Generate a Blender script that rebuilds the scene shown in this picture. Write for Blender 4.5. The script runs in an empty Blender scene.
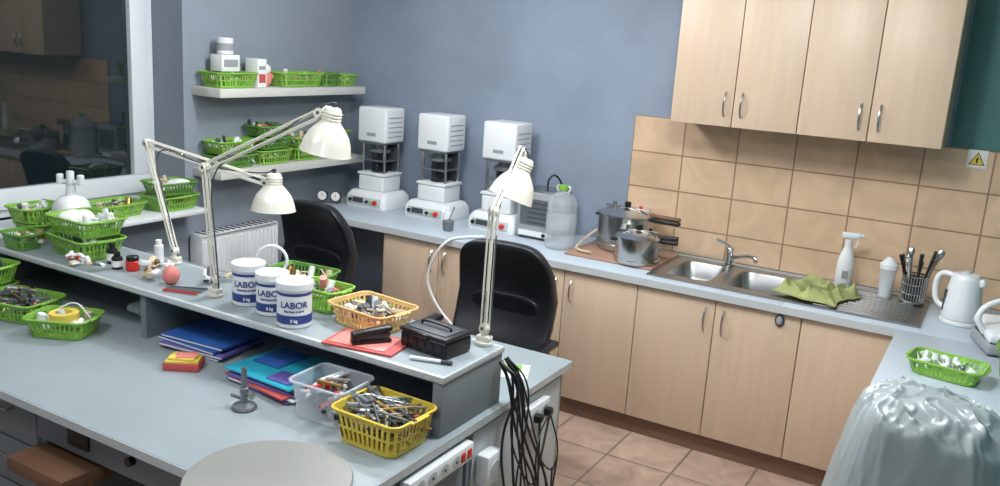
import bpy, bmesh, math, random
from mathutils import Vector, Matrix, noise
random.seed(7)
PI=math.pi
# ---------------------------------------------------------------- materials
def s2l(c):
    c=c/255.0
    return c/12.92 if c<=0.04045 else ((c+0.055)/1.055)**2.4
def C(r,g,b): return (s2l(r),s2l(g),s2l(b))
def mat(name,col,rough=.5,metal=0.,var=.06,scale=6.,bump=0.,bscale=60.,alpha=1.,trans=0.,coat=0.,stretch=(1,1,1),emit=0.,spec=.5):
    m=bpy.data.materials.new(name); m.use_nodes=True
    nt=m.node_tree; n=nt.nodes; l=nt.links
    b=n['Principled BSDF']
    tc=n.new('ShaderNodeTexCoord'); mp=n.new('ShaderNodeMapping'); mp.inputs['Scale'].default_value=stretch
    l.new(tc.outputs['Object'],mp.inputs['Vector'])
    nz=n.new('ShaderNodeTexNoise'); nz.inputs['Scale'].default_value=scale; nz.inputs['Detail'].default_value=4
    l.new(mp.outputs[0],nz.inputs['Vector'])
    cr=n.new('ShaderNodeValToRGB')
    cr.color_ramp.elements[0].position=.3; cr.color_ramp.elements[1].position=.7
    cr.color_ramp.elements[0].color=tuple(max(0,x*(1-var)) for x in col)+(1,)
    cr.color_ramp.elements[1].color=tuple(min(1,x*(1+var)) for x in col)+(1,)
    l.new(nz.outputs['Fac'],cr.inputs[0]); l.new(cr.outputs[0],b.inputs['Base Color'])
    b.inputs['Roughness'].default_value=rough; b.inputs['Metallic'].default_value=metal
    b.inputs['Alpha'].default_value=alpha; b.inputs['Transmission Weight'].default_value=trans
    b.inputs['Coat Weight'].default_value=coat; b.inputs['Specular IOR Level'].default_value=spec
    if emit:
        b.inputs['Emission Color'].default_value=col+(1,); b.inputs['Emission Strength'].default_value=emit
    if bump:
        n2=n.new('ShaderNodeTexNoise'); n2.inputs['Scale'].default_value=bscale; l.new(mp.outputs[0],n2.inputs['Vector'])
        bp=n.new('ShaderNodeBump'); bp.inputs['Strength'].default_value=bump; bp.inputs['Distance'].default_value=.01
        l.new(n2.outputs['Fac'],bp.inputs['Height']); l.new(bp.outputs[0],b.inputs['Normal'])
    return m
def tilemat(name,c1,c2,grout,w,h,axes,off=(0,0),rough=.35,mort=.004,nscale=5,contrast=.25):
    m=bpy.data.materials.new(name); m.use_nodes=True
    nt=m.node_tree; n=nt.nodes; l=nt.links; b=n['Principled BSDF']
    tc=n.new('ShaderNodeTexCoord'); sp=n.new('ShaderNodeSeparateXYZ'); cb=n.new('ShaderNodeCombineXYZ')
    l.new(tc.outputs['Object'],sp.inputs[0])
    for i,a in enumerate(axes):
        ad=n.new('ShaderNodeMath'); ad.operation='SUBTRACT'; ad.inputs[1].default_value=off[i]
        l.new(sp.outputs[a],ad.inputs[0]); l.new(ad.outputs[0],cb.inputs[i])
    br=n.new('ShaderNodeTexBrick'); br.offset=0; br.squash=1
    br.inputs['Scale'].default_value=1; br.inputs['Brick Width'].default_value=w; br.inputs['Row Height'].default_value=h
    br.inputs['Mortar Size'].default_value=mort; br.inputs['Mortar Smooth'].default_value=.1; br.inputs['Bias'].default_value=0
    br.inputs['Color1'].default_value=c1+(1,); br.inputs['Color2'].default_value=c2+(1,); br.inputs['Mortar'].default_value=grout+(1,)
    l.new(cb.outputs[0],br.inputs['Vector'])
    nz=n.new('ShaderNodeTexNoise'); nz.inputs['Scale'].default_value=nscale; nz.inputs['Detail'].default_value=6; nz.inputs['Distortion'].default_value=1.2
    l.new(tc.outputs['Object'],nz.inputs['Vector'])
    mr=n.new('ShaderNodeMapRange'); mr.inputs['From Min'].default_value=.3; mr.inputs['From Max'].default_value=.7
    mr.inputs['To Min'].default_value=1-contrast; mr.inputs['To Max'].default_value=1+contrast*.4
    l.new(nz.outputs['Fac'],mr.inputs['Value'])
    vm=n.new('ShaderNodeVectorMath'); vm.operation='SCALE'
    l.new(br.outputs['Color'],vm.inputs[0]); l.new(mr.outputs[0],vm.inputs['Scale'])
    l.new(vm.outputs[0],b.inputs['Base Color']); b.inputs['Roughness'].default_value=rough
    bp=n.new('ShaderNodeBump'); bp.inputs['Strength'].default_value=.4; bp.inputs['Distance'].default_value=.004; bp.invert=True
    l.new(br.outputs['Fac'],bp.inputs['Height']); l.new(bp.outputs[0],b.inputs['Normal'])
    return m
WALL=mat('paint_blue',C(132,143,160),.75,var=.13,scale=1.9,bump=.14,bscale=30)
WALLG=mat('paint_grey_blue',C(138,146,157),.75,var=.07,scale=1.5,bump=.12,bscale=35)
TEAL=mat('wall_teal',C(70,114,112),.7,var=.06,scale=2,bump=.1,bscale=35)  # teal tone for the back wall's right end and the right wall
CEIL=mat('ceiling_white',C(225,225,222),.8)
WPLAS=mat('white_plastic',C(224,226,228),.35,var=.02)
WFRAME=mat('window_pvc',C(218,222,227),.35,var=.02)
SHELFW=mat('shelf_laminate',C(202,201,194),.45,var=.03)
WOOD=mat('beech_laminate',C(199,175,151),.42,var=.045,scale=3.,stretch=(12,12,.9),bump=.02)
WOODD=mat('plinth_brown',C(120,92,74),.5,var=.1,scale=3,stretch=(2,2,20))
BROWN=mat('brown_wood',C(112,80,58),.5,var=.15,scale=4,stretch=(1,12,1))
BOARDW=mat('pinkish_board',C(165,128,108),.5,var=.1,scale=4,stretch=(1,12,1))
COUNT=mat('countertop_speckle',C(184,195,206),.38,var=.08,scale=120,spec=.4)
BENCH=mat('bench_laminate',C(145,155,160),.42,var=.05,scale=3,spec=.4)
BENCHE=mat('bench_edge',C(185,190,192),.4,var=.04)
BENCHD=mat('bench_body_grey',C(122,129,134),.5,var=.05)
DGREY=mat('dark_grey',C(60,64,70),.5)
BLACK=mat('black_plastic',C(22,23,26),.35,var=.1)
LEATHER=mat('black_leatherette',C(27,28,33),.38,var=.12,scale=20,bump=.15,bscale=150)
STEEL=mat('stainless',C(190,190,188),.25,1.,var=.05,scale=30)
BSTEEL=mat('brushed_sink_steel',C(165,165,165),.33,1.,var=.06,scale=6,stretch=(1,30,1))
CHROME=mat('chrome',C(225,225,228),.08,1.,var=.01)
CREAM=mat('lamp_enamel',C(214,211,199),.3,var=.03,coat=.3)
GREENB=mat('green_plastic',C(130,180,70),.4,var=.08,scale=9)
GREEND=mat('dark_green_plastic',C(98,148,66),.4,var=.08,scale=9)
YEL=mat('yellow_plastic',C(222,194,72),.38,var=.04)
ORNG=mat('orange_plastic',C(230,190,125),.38,var=.05,alpha=.9)
BLUE=mat('blue_folder',C(52,98,172),.35,var=.08)
CYAN=mat('cyan_folder',C(48,165,190),.3,var=.08)
PURP=mat('violet_folder',C(105,92,165),.35,var=.1)
LBLUE=mat('label_blue',C(46,66,130),.4,var=.03)
RED=mat('red',C(205,45,40),.4,var=.05)
REDP=mat('red_paper',C(192,82,78),.7,var=.1)
PINK=mat('pink_wax',C(220,132,124),.5,var=.08)
YELP=mat('yellow_paper',C(225,200,90),.6,var=.05)
PAPER=mat('paper',C(228,228,225),.8,var=.03)
BEIGE=mat('plaster_beige',C(205,185,155),.8,var=.12,scale=30)
BOARD=mat('grey_board',C(150,150,146),.32,.15,var=.08,scale=3)
OLIVE=mat('olive_towel',C(160,165,108),.95,var=.16,scale=25,bump=.4,bscale=200)
CLEAR=mat('clear_plastic',C(215,222,228),.12,var=.02,alpha=.28)
FROST=mat('frosted_plastic',C(212,218,226),.3,var=.03,alpha=.48)
FILM=mat('plastic_film',C(164,173,174),.27,var=.10,scale=7,alpha=.78,bump=.35,bscale=14)
GLASSD=mat('smoked_glass',C(40,45,52),.08,var=.05,alpha=.6)
GREYM=mat('grey_metal',C(125,129,133),.4,.6,var=.1)
GREYP=mat('grey_enamel',C(150,153,156),.4,.0,var=.05)
EMIT=mat('diffuser',(0.95,.98,1.),.5,emit=3.)
COPPER=mat('brass',C(185,150,90),.3,1.)
TILE=tilemat('wall_tile',C(214,184,153),C(206,174,143),C(148,120,97),.3,.2,(0,2),(2.017,-.006),.3,.004,5,.18)
FLOOR=tilemat('floor_tile',C(190,162,144),C(176,150,134),C(130,114,104),.33,.33,(0,1),(.1,.12),.35,.006,6,.28)
WG=bpy.data.materials.new('night_glass'); WG.use_nodes=True
_b=WG.node_tree.nodes['Principled BSDF']; _b.inputs['Base Color'].default_value=(.008,.014,.017,1); _b.inputs['Roughness'].default_value=.03
_b.inputs['IOR'].default_value=1.75; _b.inputs['Specular IOR Level'].default_value=.55
# ---------------------------------------------------------------- mesh builder
def rr(L,W,r,K=4,SL=6,SW=4):
    r=min(r,L/2-1e-4,W/2-1e-4); pts=[]
    cs=[(L/2-r,W/2-r,0),(-L/2+r,W/2-r,PI/2),(-L/2+r,-W/2+r,PI),(L/2-r,-W/2+r,1.5*PI)]
    for i,(cx,cy,a0) in enumerate(cs):
        for k in range(K+1):
            a=a0+PI/2*k/K; pts.append((cx+r*math.cos(a),cy+r*math.sin(a)))
        nx=cs[(i+1)%4]; a=a0+PI/2
        p0=(cx+r*math.cos(a),cy+r*math.sin(a)); p1=(nx[0]+r*math.cos(a),nx[1]+r*math.sin(a))
        S=SL if i%2==0 else SW
        for k in range(1,S): pts.append((p0[0]+(p1[0]-p0[0])*k/S,p0[1]+(p1[1]-p0[1])*k/S))
    return pts
class MB:
    def __init__(s,name): s.name=name; s.v=[]; s.f=[]; s.mi=[]; s.mats=[]
    def idx(s,m):
        if m not in s.mats: s.mats.append(m)
        return s.mats.index(m)
    def raw(s,vs,fs,m,M=None):
        b=len(s.v); i=s.idx(m)
        for v in vs:
            v=Vector(v); s.v.append(tuple(M@v) if M is not None else tuple(v))
        for f in fs: s.f.append([b+k for k in f]); s.mi.append(i)
    def box(s,c,d,m,bev=0,rz=0,M=None,R=None,seg=2):
        bm=bmesh.new(); bmesh.ops.create_cube(bm,size=1)
        for v in bm.verts: v.co=Vector((v.co.x*d[0],v.co.y*d[1],v.co.z*d[2]))
        if bev>0: bmesh.ops.bevel(bm,geom=bm.edges[:],offset=min(bev,min(d)*.49),segments=seg,profile=.5,affect='EDGES')
        T=Matrix.Translation(c)@(R if R is not None else Matrix.Rotation(rz,4,'Z'))
        if M is not None: T=M@T
        bm.verts.index_update()
        s.raw([v.co.copy() for v in bm.verts],[[v.index for v in f.verts] for f in bm.faces],m,T); bm.free()
    def bx(s,x0,x1,y0,y1,z0,z1,m,bev=0):
        s.box(((x0+x1)/2,(y0+y1)/2,(z0+z1)/2),(x1-x0,y1-y0,z1-z0),m,bev)
    def lathe(s,prof,m,c=(0,0,0),seg=28,R=None,M=None,sx=1,sy=1):
        T=Matrix.Translation(c)@(R if R is not None else Matrix())
        if M is not None: T=M@T
        vs=[];rings=[]
        for r,z in prof:
            if r<1e-6: rings.append([len(vs)]); vs.append((0,0,z))
            else:
                rings.append(list(range(len(vs),len(vs)+seg)))
                for k in range(seg): a=2*PI*k/seg; vs.append((r*sx*math.cos(a),r*sy*math.sin(a),z))
        fs=[]
        for a,b in zip(rings,rings[1:]):
            if len(a)==1 and len(b)==1: continue
            for k in range(seg):
                k2=(k+1)%seg
                if len(a)==1: fs.append([a[0],b[k],b[k2]])
                elif len(b)==1: fs.append([a[k],a[k2],b[0]])
                else: fs.append([a[k],a[k2],b[k2],b[k]])
        s.raw(vs,fs,m,T)
    def cyl(s,c,r,h,m,seg=24,R=None,M=None,r2=None,bev=0):
        r2=r if r2 is None else r2
        if bev: p=[(0,0),(r-bev,0),(r,bev),(r2,h-bev),(r2-bev,h),(0,h)]
        else: p=[(0,0),(r,0),(r2,h),(0,h)]
        s.lathe(p,m,c,seg,R,M)
    def tube(s,pts,r,m,seg=8,closed=False,M=None):
        P=[Vector(p) for p in pts]; n=len(P); vs=[];fs=[]
        up=None
        for i in range(n):
            if closed: t=P[(i+1)%n]-P[i-1]
            else: t=P[min(i+1,n-1)]-P[max(i-1,0)]
            if t.length<1e-9: t=Vector((0,0,1))
            t.normalize()
            if up is None:
                up=Vector((0,0,1)) if abs(t.z)<.9 else Vector((1,0,0))
            up=(up-t*up.dot(t))
            if up.length<1e-6: up=t.orthogonal()
            up.normalize(); b=t.cross(up)
            rad=r[i] if isinstance(r,(list,tuple)) else r
            for k in range(seg):
                a=2*PI*k/seg; vs.append(P[i]+up*rad*math.cos(a)+b*rad*math.sin(a))
        m_=n if closed else n-1
        for i in range(m_):
            j=(i+1)%n
            for k in range(seg):
                k2=(k+1)%seg; fs.append([i*seg+k,i*seg+k2,j*seg+k2,j*seg+k])
        if not closed: fs.append(list(range(seg))[::-1]); fs.append([(n-1)*seg+k for k in range(seg)])
        s.raw(vs,fs,m,M)
    def ell(s,c,rad,m,e1=1.,e2=1.,fn=None,nu=28,nv=16,R=None,M=None):
        def pw(x,e): return math.copysign(abs(x)**e,x)
        T=Matrix.Translation(c)@(R if R is not None else Matrix())
        if M is not None: T=M@T
        vs=[];rings=[]
        for j in range(nv+1):
            ph=-PI/2+PI*j/nv
            if j in(0,nv): rings.append([len(vs)]); vs.append((0,0,rad[2]*(-1 if j==0 else 1)))
            else:
                rings.append(list(range(len(vs),len(vs)+nu)))
                for i in range(nu):
                    th=2*PI*i/nu; cp=pw(math.cos(ph),e1)
                    vs.append((rad[0]*cp*pw(math.cos(th),e2),rad[1]*cp*pw(math.sin(th),e2),rad[2]*pw(math.sin(ph),e1)))
        if fn: vs=[fn(Vector(v)) for v in vs]
        fs=[]
        for a,b in zip(rings,rings[1:]):
            for k in range(nu):
                k2=(k+1)%nu
                if len(a)==1: fs.append([a[0],b[k],b[k2]])
                elif len(b)==1: fs.append([a[k],a[k2],b[0]])
                else: fs.append([a[k],a[k2],b[k2],b[k]])
        s.raw(vs,fs,m,T)
    def sheet(s,fn,nu,nv,m,M=None):
        vs=[fn(i/nu,j/nv) for j in range(nv+1) for i in range(nu+1)]
        fs=[[j*(nu+1)+i,j*(nu+1)+i+1,(j+1)*(nu+1)+i+1,(j+1)*(nu+1)+i] for j in range(nv) for i in range(nu)]
        s.raw(vs,fs,m,M)
    def loops(s,loops,m,cap0=False,cap1=False,M=None,skip=None):
        n=len(loops[0]); vs=[p for lp in loops for p in lp]; fs=[]
        for j in range(len(loops)-1):
            for k in range(n):
                if skip and skip(j,k): continue
                k2=(k+1)%n; fs.append([j*n+k,j*n+k2,(j+1)*n+k2,(j+1)*n+k])
        if cap0: fs.append(list(range(n))[::-1])
        if cap1: fs.append([(len(loops)-1)*n+k for k in range(n)])
        s.raw(vs,fs,m,M)
    def prism(s,poly,h,m,M=None):
        n=len(poly); vs=[(p[0],p[1],0) for p in poly]+[(p[0],p[1],h) for p in poly]
        fs=[list(range(n))[::-1],list(range(n,2*n))]+[[k,(k+1)%n,n+(k+1)%n,n+k] for k in range(n)]
        s.raw(vs,fs,m,M)
    def done(s,loc=(0,0,0),rz=0,R=None,parent=None,solid=0,recalc=True,ang=38):
        me=bpy.data.meshes.new(s.name); me.from_pydata(s.v,[],s.f)
        for m in s.mats: me.materials.append(m)
        me.polygons.foreach_set('material_index',s.mi)
        if recalc:
            bm=bmesh.new(); bm.from_mesh(me); bmesh.ops.recalc_face_normals(bm,faces=bm.faces); bm.to_mesh(me); bm.free()
        me.polygons.foreach_set('use_smooth',[True]*len(me.polygons))
        try: me.set_sharp_from_angle(angle=math.radians(ang))
        except Exception: pass
        me.update()
        o=bpy.data.objects.new(s.name,me); bpy.context.scene.collection.objects.link(o)
        o.location=loc
        if R is not None: o.rotation_euler=R
        else: o.rotation_euler=(0,0,rz)
        if parent:
            bpy.context.view_layer.update(); o.parent=parent; o.matrix_parent_inverse=parent.matrix_world.inverted()
        if solid:
            md=o.modifiers.new('thick','SOLIDIFY'); md.thickness=solid; md.offset=0
        return o
def RX(a): return Matrix.Rotation(a,4,'X')
def RY(a): return Matrix.Rotation(a,4,'Y')
def RZ(a): return Matrix.Rotation(a,4,'Z')
def align(d): return Vector((0,0,1)).rotation_difference(Vector(d)).to_matrix().to_4x4()
def arc(c,r,a0,a1,n,pl='xz'):
    o=[]
    for i in range(n+1):
        a=a0+(a1-a0)*i/n; u=r*math.cos(a); v=r*math.sin(a)
        o.append((c[0]+u,c[1],c[2]+v) if pl=='xz' else ((c[0]+u,c[1]+v,c[2]) if pl=='xy' else (c[0],c[1]+u,c[2]+v)))
    return o
def smoothp(pts,it=3):
    P=[Vector(p) for p in pts]
    for _ in range(it):
        Q=[P[0]]
        for a,b in zip(P,P[1:]): Q+= [a*.75+b*.25,a*.25+b*.75]
        Q.append(P[-1]); P=Q
    return P
# ---------------------------------------------------------------- room shell
YW=.08; XL=-.06; XR=4.3; YF=-5.7; H=2.75
m=MB('floor'); m.bx(XL-.3,XR+.1,YF-.1,YW+.1,-.08,0,FLOOR); m.done()
m=MB('ceiling'); m.bx(XL-.3,XR+.1,YF-.1,YW+.1,H,H+.08,CEIL); m.done()
m=MB('wall_back'); m.bx(XL-.3,3.62,YW,YW+.1,0,H,WALL); m.bx(3.62,XR+.1,YW,YW+.1,0,H,TEAL); m.done()
m=MB('wall_right'); m.bx(XR,XR+.1,YF,YW,0,H,TEAL); m.done()
m=MB('wall_front'); m.bx(XL-.3,XR+.1,YF-.1,YF,0,H,WALLG); m.done()
WY0,WY1,WZ0,WZ1=-3.5,-1.325,.955,2.45
m=MB('wall_left')
m.bx(XL-.3,XL,WY1,YW,0,H,WALLG); m.bx(XL-.3,XL,YF,WY0,0,H,WALLG)
m.bx(XL-.3,XL,WY0,WY1,0,WZ0-.03,WALLG); m.bx(XL-.3,XL,WY0,WY1,WZ1,H,WALLG); m.done()
m=MB('window_1')
def fr(y0,y1,z0,z1,w,x0,x1):
    m.bx(x0,x1,y0,y1,z0,z0+w,WFRAME,.006); m.bx(x0,x1,y0,y1,z1-w,z1,WFRAME,.006)
    m.bx(x0,x1,y0,y0+w,z0+w,z1-w,WFRAME,.006); m.bx(x0,x1,y1-w,y1,z0+w,z1-w,WFRAME,.006)
fr(WY0+.002,WY1-.002,WZ0+.002,WZ1-.002,.07,-.355,-.30)
fr(-2.40,WY1-.06,WZ0+.045,WZ1-.06,.10,-.34,-.275)
fr(WY0+.06,-2.42,WZ0+.045,WZ1-.06,.10,-.34,-.275)
m.bx(-.312,-.308,WY0+.14,WY1-.14,WZ0+.12,WZ1-.14,WG); m.done()
m=MB('window_sill'); m.bx(-.275,.13,WY0+.01,WY1-.005,.925,.954,WPLAS,.008); m.done()
m=MB('wall_tile_backsplash'); m.bx(2.017,XR-.002,YW-.010,YW-.001,.852,1.594,TILE); m.done()
m=MB('baseboard_left'); m.bx(XL,XL+.015,WY1-.2,-.6,0,.08,WOODD); m.done()
for i,(x,y) in enumerate([(1.5,-1.5),(3.0,-2.0),(1.5,-3.6),(3.0,-4.2)]):
    m=MB('ceiling_light'); m.bx(-.62,.62,-.17,.17,-.05,0,WPLAS,.01)
    for yy in(-.08,.08): m.tube([(-.58,yy,-.075),(.58,yy,-.075)],.014,EMIT,10); m.box((-.59,yy,-.065),(.02,.03,.04),WPLAS); m.box((.59,yy,-.065),(.02,.03,.04),WPLAS)
    m.done((x,y,H-.001))
    ld=bpy.data.lights.new('fluorescent_tube_light','AREA'); ld.shape='RECTANGLE'; ld.size=1.15; ld.size_y=.26
    ld.energy=[15,18,9,6][i]; ld.color=(.95,.978,1.)
    lo=bpy.data.objects.new('fluorescent_glow',ld); bpy.context.scene.collection.objects.link(lo); lo.location=(x,y,H-.10)
    ld=bpy.data.lights.new('fluorescent_tube_light','POINT'); ld.shadow_soft_size=.12
    ld.energy=[44,54,26,18][i]; ld.color=(.95,.978,1.)
    lo=bpy.data.objects.new('fluorescent_glow',ld); bpy.context.scene.collection.objects.link(lo); lo.location=(x,y,H-.27)
# ---------------------------------------------------------------- kitchen counter run
BX=[.78,1.17,1.56,1.97,2.38,2.78,3.18,3.575]
CF=-.6
m=MB('kitchen_base_cabinets')
m.bx(.76,.778,-.57,YW-.01,.1,.81,WOOD); m.bx(3.56,3.575,-.57,YW-.01,.1,.81,WOOD)
m.bx(.76,3.575,-.57,YW-.01,.1,.115,WOOD); m.bx(.78,3.56,YW-.03,YW-.012,.115,.81,DGREY)
m.bx(.78,3.575,-.55,-.53,.0,.1,WOODD)
for a,b in zip(BX,BX[1:]):
    m.bx(a+.002,b-.002,-.592,-.572,.105,.805,WOOD,.003)
    m.bx(b-.009,b+.009,-.57,-.10,.115,.69,WOOD) if b<3.5 else None
def bow(mm,x,y,z0,z1):
    n=10; pts=[]
    for i in range(n+1):
        t=i/n; pts.append((x,y-.026*math.sin(PI*t)**.6,z0+(z1-z0)*t))
    mm.tube(pts,.0055,STEEL,8)
for x in (1.17,1.97,2.78):
    bow(m,x-.045,-.592,.64,.76); bow(m,x+.045,-.592,.64,.76)
m.ell((3.085,-.598,.775),(.022,.01,.03),DGREY); m.ell((3.085,-.608,.775),(.014,.004,.02),GREYP); m.done()
m=MB('kitchen_countertop')
zt0,zt1=.812,.85
m.bx(.02,2.45,CF-.01,YW-.012,zt0,zt1,COUNT,.004); m.bx(3.08,XR-.01,CF-.01,YW-.012,zt0,zt1,COUNT,.004)
m.bx(2.449,3.081,CF-.01,-.47,zt0,zt1,COUNT,.004); m.bx(2.449,3.081,-.09,YW-.012,zt0,zt1,COUNT,.004)
m.bx(2.70,2.76,-.47,-.09,zt0,zt1-.002,COUNT); m.done()
m=MB('trim_1'); m.bx(.02,3.60,CF-.014,CF-.0105,zt0,zt1-.002,BENCHE); m.done()
m=MB('double_bowl_sink')
z=.856
def dk(x0,x1,y0,y1): m.bx(x0,x1,y0,y1,.8505,z,BSTEEL)
dk(2.40,2.45,-.54,-.03); dk(2.70,2.76,-.47,-.09); dk(2.45,3.08,-.54,-.47); dk(2.45,3.08,-.09,-.03); dk(3.08,3.66,-.54,-.03)
def bowl(x0,x1,y0,y1,dep):
    cx,cy=(x0+x1)/2,(y0+y1)/2; L,W=x1-x0,y1-y0
    lp=[]
    for (dd,r,zz) in [(0,.001,z),(.006,.05,z),(.012,.05,z-.008),(.02,.055,z-dep*.6),(.032,.06,z-dep+.02),(.06,.06,z-dep)]:
        lp.append([(cx+px,cy+py,zz) for px,py in rr(L-2*dd,W-2*dd,r,5,3,3)])
    m.loops(lp,BSTEEL,cap1=True); m.cyl((cx,cy,z-dep+.001),.035,.004,CHROME)
    m.cyl((cx,cy,z-dep+.003),.02,.004,DGREY)
bowl(2.45,2.70,-.47,-.09,.13); bowl(2.76,3.08,-.47,-.09,.15)
for i in range(11): m.bx(3.2,3.6,-.49+i*.04-.006,-.49+i*.04+.006,z-.001,z+.004,BSTEEL,.003)
for (a,b,c,d) in [(2.40,3.66,-.54,-.534),(2.40,3.66,-.036,-.03),(2.40,2.406,-.54,-.03),(3.654,3.66,-.54,-.03)]: m.bx(a,b,c,d,z-.001,z+.004,BSTEEL)
m.done()
m=MB('mixer_faucet'); 
m.cyl((0,0,0),.028,.012,CHROME); m.cyl((0,0,.01),.022,.075,CHROME,bev=.004)
m.tube(smoothp([(0,0,.04),(.06,-.05,.07),(.13,-.12,.10),(.17,-.15,.10),(.173,-.152,.078)]),.011,CHROME,12)
m.ell((0,0,.09),(.024,.024,.018),CHROME); m.tube([(0,0,.1),(-.03,-.01,.12),(-.075,-.02,.135)],[.009,.008,.011],CHROME,10); m.done((2.68,-.058,.8575))
UX0,UX1,UZ0,UZ1=2.342,3.607,1.606,2.36
m=MB('kitchen_wall_cabinets')
m.bx(UX0,UX1,-.25,YW-.012,UZ0+.002,UZ1,WOOD)
w=(UX1-UX0)/4
for i in range(4): m.bx(UX0+i*w+.002,UX0+(i+1)*w-.002,-.272,-.2515,UZ0,UZ1,WOOD,.003)
for i in (1,3):
    for sg in (-1,1): bow(m,UX0+i*w+sg*.042,-.272,UZ0+.05,UZ0+.17)
m.done()
m=MB('side_counter')
m.bx(3.577,XR-.01,-1.98,CF-.012,zt0,zt1,COUNT,.004); m.bx(3.60,3.618,-1.96,-.62,.1,.811,WOOD); m.bx(3.618,XR-.02,-1.96,-1.942,.1,.811,WOOD)
for i in range(3): m.bx(3.583,3.599,-1.955+i*.445,-1.955+(i+1)*.445-.004,.105,.806,WOOD,.003)
m.bx(3.63,XR-.02,-1.94,-.62,0,.1,WOODD); m.done()
# ---------------------------------------------------------------- wall shelves
for z in (1.575,1.125):
    m=MB('wall_shelf'); m.bx(XL+.001,.165,-1.27,-.045,z-.02,z+.028,SHELFW,.003); m.done()
# ---------------------------------------------------------------- baskets
def junk(m,L,W,z0,n,pal,s=1.):
    for i in range(n):
        x=random.uniform(-L/2,L/2)*.8; y=random.uniform(-W/2,W/2)*.75; z=z0+random.uniform(0,.03)*s
        p=random.choice(pal); t=random.random(); R=Matrix.Rotation(random.uniform(0,6),4,'Z')@RX(random.uniform(-.5,.5))@RY(random.uniform(-.5,.5))
        if t<.35: m.box((x,y,z),(random.uniform(.02,.05)*s,random.uniform(.015,.03)*s,random.uniform(.008,.02)*s),p,.003,R=R)
        elif t<.6: m.cyl((x,y,z),random.uniform(.008,.016)*s,random.uniform(.02,.045)*s,p,12,R=R)
        elif t<.8:
            a=Vector((x,y,z)); d=R@Vector((random.uniform(.02,.045)*s,0,.004)); m.tube(smoothp([a-d,a+Vector((0,0,.012*s)),a+d],2),.003*s,p,6)
        else: m.ell((x,y,z),(random.uniform(.012,.022)*s,random.uniform(.01,.02)*s,random.uniform(.008,.014)*s),p,nu=12,nv=8,R=R)
def bag(m,c,rad,ma,seed=0):
    def cr(v):
        k=1+.38*noise.noise(v*20+Vector((seed,0,0))); return v*k
    m.ell(c,rad,ma,.8,.8,fn=cr,nu=30,nv=18)
def basket(name,loc,L,W,Hh,ma,rz=0,con=0,pal=None,tools=0,tl=.14,bags=0,extra=None):
    m=MB(name); SL=max(4,int(L/.013)); SW=max(4,int(W/.013))
    if SL%2: SL+=1
    if SW%2: SW+=1
    def lp(t,ex=0):
        k=.84+.16*t
        return [(x,y,.002+(Hh-.006)*t) for x,y in rr(L*k+ex,W*k+ex,.03,4,SL,SW)]
    ts=[0,.14,.46,.54,.84,1.]
    m.loops([lp(t) for t in ts],ma,cap0=True,skip=lambda j,k: j in(1,3) and k%2==1)
    m.loops([[ (x*.985,y*.985,z+(.004 if i==0 else 0)) for x,y,z in lp(t)] for i,t in enumerate(ts)],ma,cap0=True,skip=lambda j,k: j in(1,3) and k%2==1)
    m.tube([(x,y,z) for x,y,z in lp(1.,.006)],.0045,ma,6,closed=True)
    for sg in (-1,1): m.box((sg*(L/2+.006),0,Hh-.006),(.016,W*.4,.006),ma,.002)
    if con: junk(m,L,W,Hh*.4,con,pal or [BEIGE,PAPER,WPLAS,GREYM])
    for i in range(bags): bag(m,(random.uniform(-L,L)*.2,random.uniform(-W,W)*.15,Hh*.75),(L*.2,W*.25,Hh*.4),random.choice([PAPER,WPLAS]),i+loc[0]*9)
    for i in range(tools):
        x=random.uniform(-L,L)*.22; y=random.uniform(-W,W)*.28; z=Hh*.45+.012*(i%6)
        a=random.uniform(-.9,.9); R=RZ(a)@RY(PI/2+random.uniform(-.22,.22)); d=tl*random.uniform(.7,1.15)
        mm=random.choice([STEEL,STEEL,GREYM,DGREY,COPPER])
        m.cyl(tuple(Vector((x,y,z))-R@Vector((0,0,d/2))),random.uniform(.004,.008),d,mm,8,R=R,r2=.003)
        m.cyl(tuple(Vector((x,y,z))-R@Vector((0,0,d/2))),.009,.03,random.choice([STEEL,BLACK,GREYM,RED if i%9==0 else STEEL]),8,R=R)
    if extra: extra(m)
    return m.done(loc,rz,recalc=False)
mix=[BEIGE,PAPER,WPLAS,GREYM,PINK,COPPER,DGREY]
zu=1.6035; zl=1.1535
basket('green_storage_basket',(.05,-1.10,zu),.17,.30,.085,GREENB,0,14,mix)
basket('green_storage_basket',(.05,-.58,zu),.17,.36,.085,GREENB,0,24,mix)
basket('green_storage_basket',(.05,-.315,zu),.15,.14,.085,GREEND,0,12,mix)
basket('green_storage_basket',(.05,-.135,zu),.15,.14,.075,GREENB,0,8,mix)
m=MB('cardboard_box'); m.box((0,0,.08),(.10,.07,.16),PAPER,.002); m.box((.0505,0,.05),(.001,.05,.05),REDP); m.box((.0505,0,.11),(.001,.05,.02),GREYP); m.done((.05,-.90,zu))
m=MB('product_carton'); m.box((0,0,.045),(.09,.13,.09),PAPER,.002); m.box((.046,0,.045),(.001,.10,.04),GREYP); m.box((0,0,.0905),(.06,.1,.001),GREYP); m.done((.04,-1.12,zu+.088))
m=MB('white_tin_can'); m.cyl((0,0,0),.045,.09,WPLAS,bev=.003); m.lathe([(.0455,.02),(.0455,.06)],GREYP); m.done((.04,-1.12,zu+.18))
m=MB('plaster_model_figure'); m.ell((0,0,.045),(.03,.035,.045),PINK); m.ell((0,0,.1),(.025,.03,.03),PAPER); m.ell((0,.03,.06),(.02,.02,.02),PINK); m.done((.05,-.82,zu))
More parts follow.
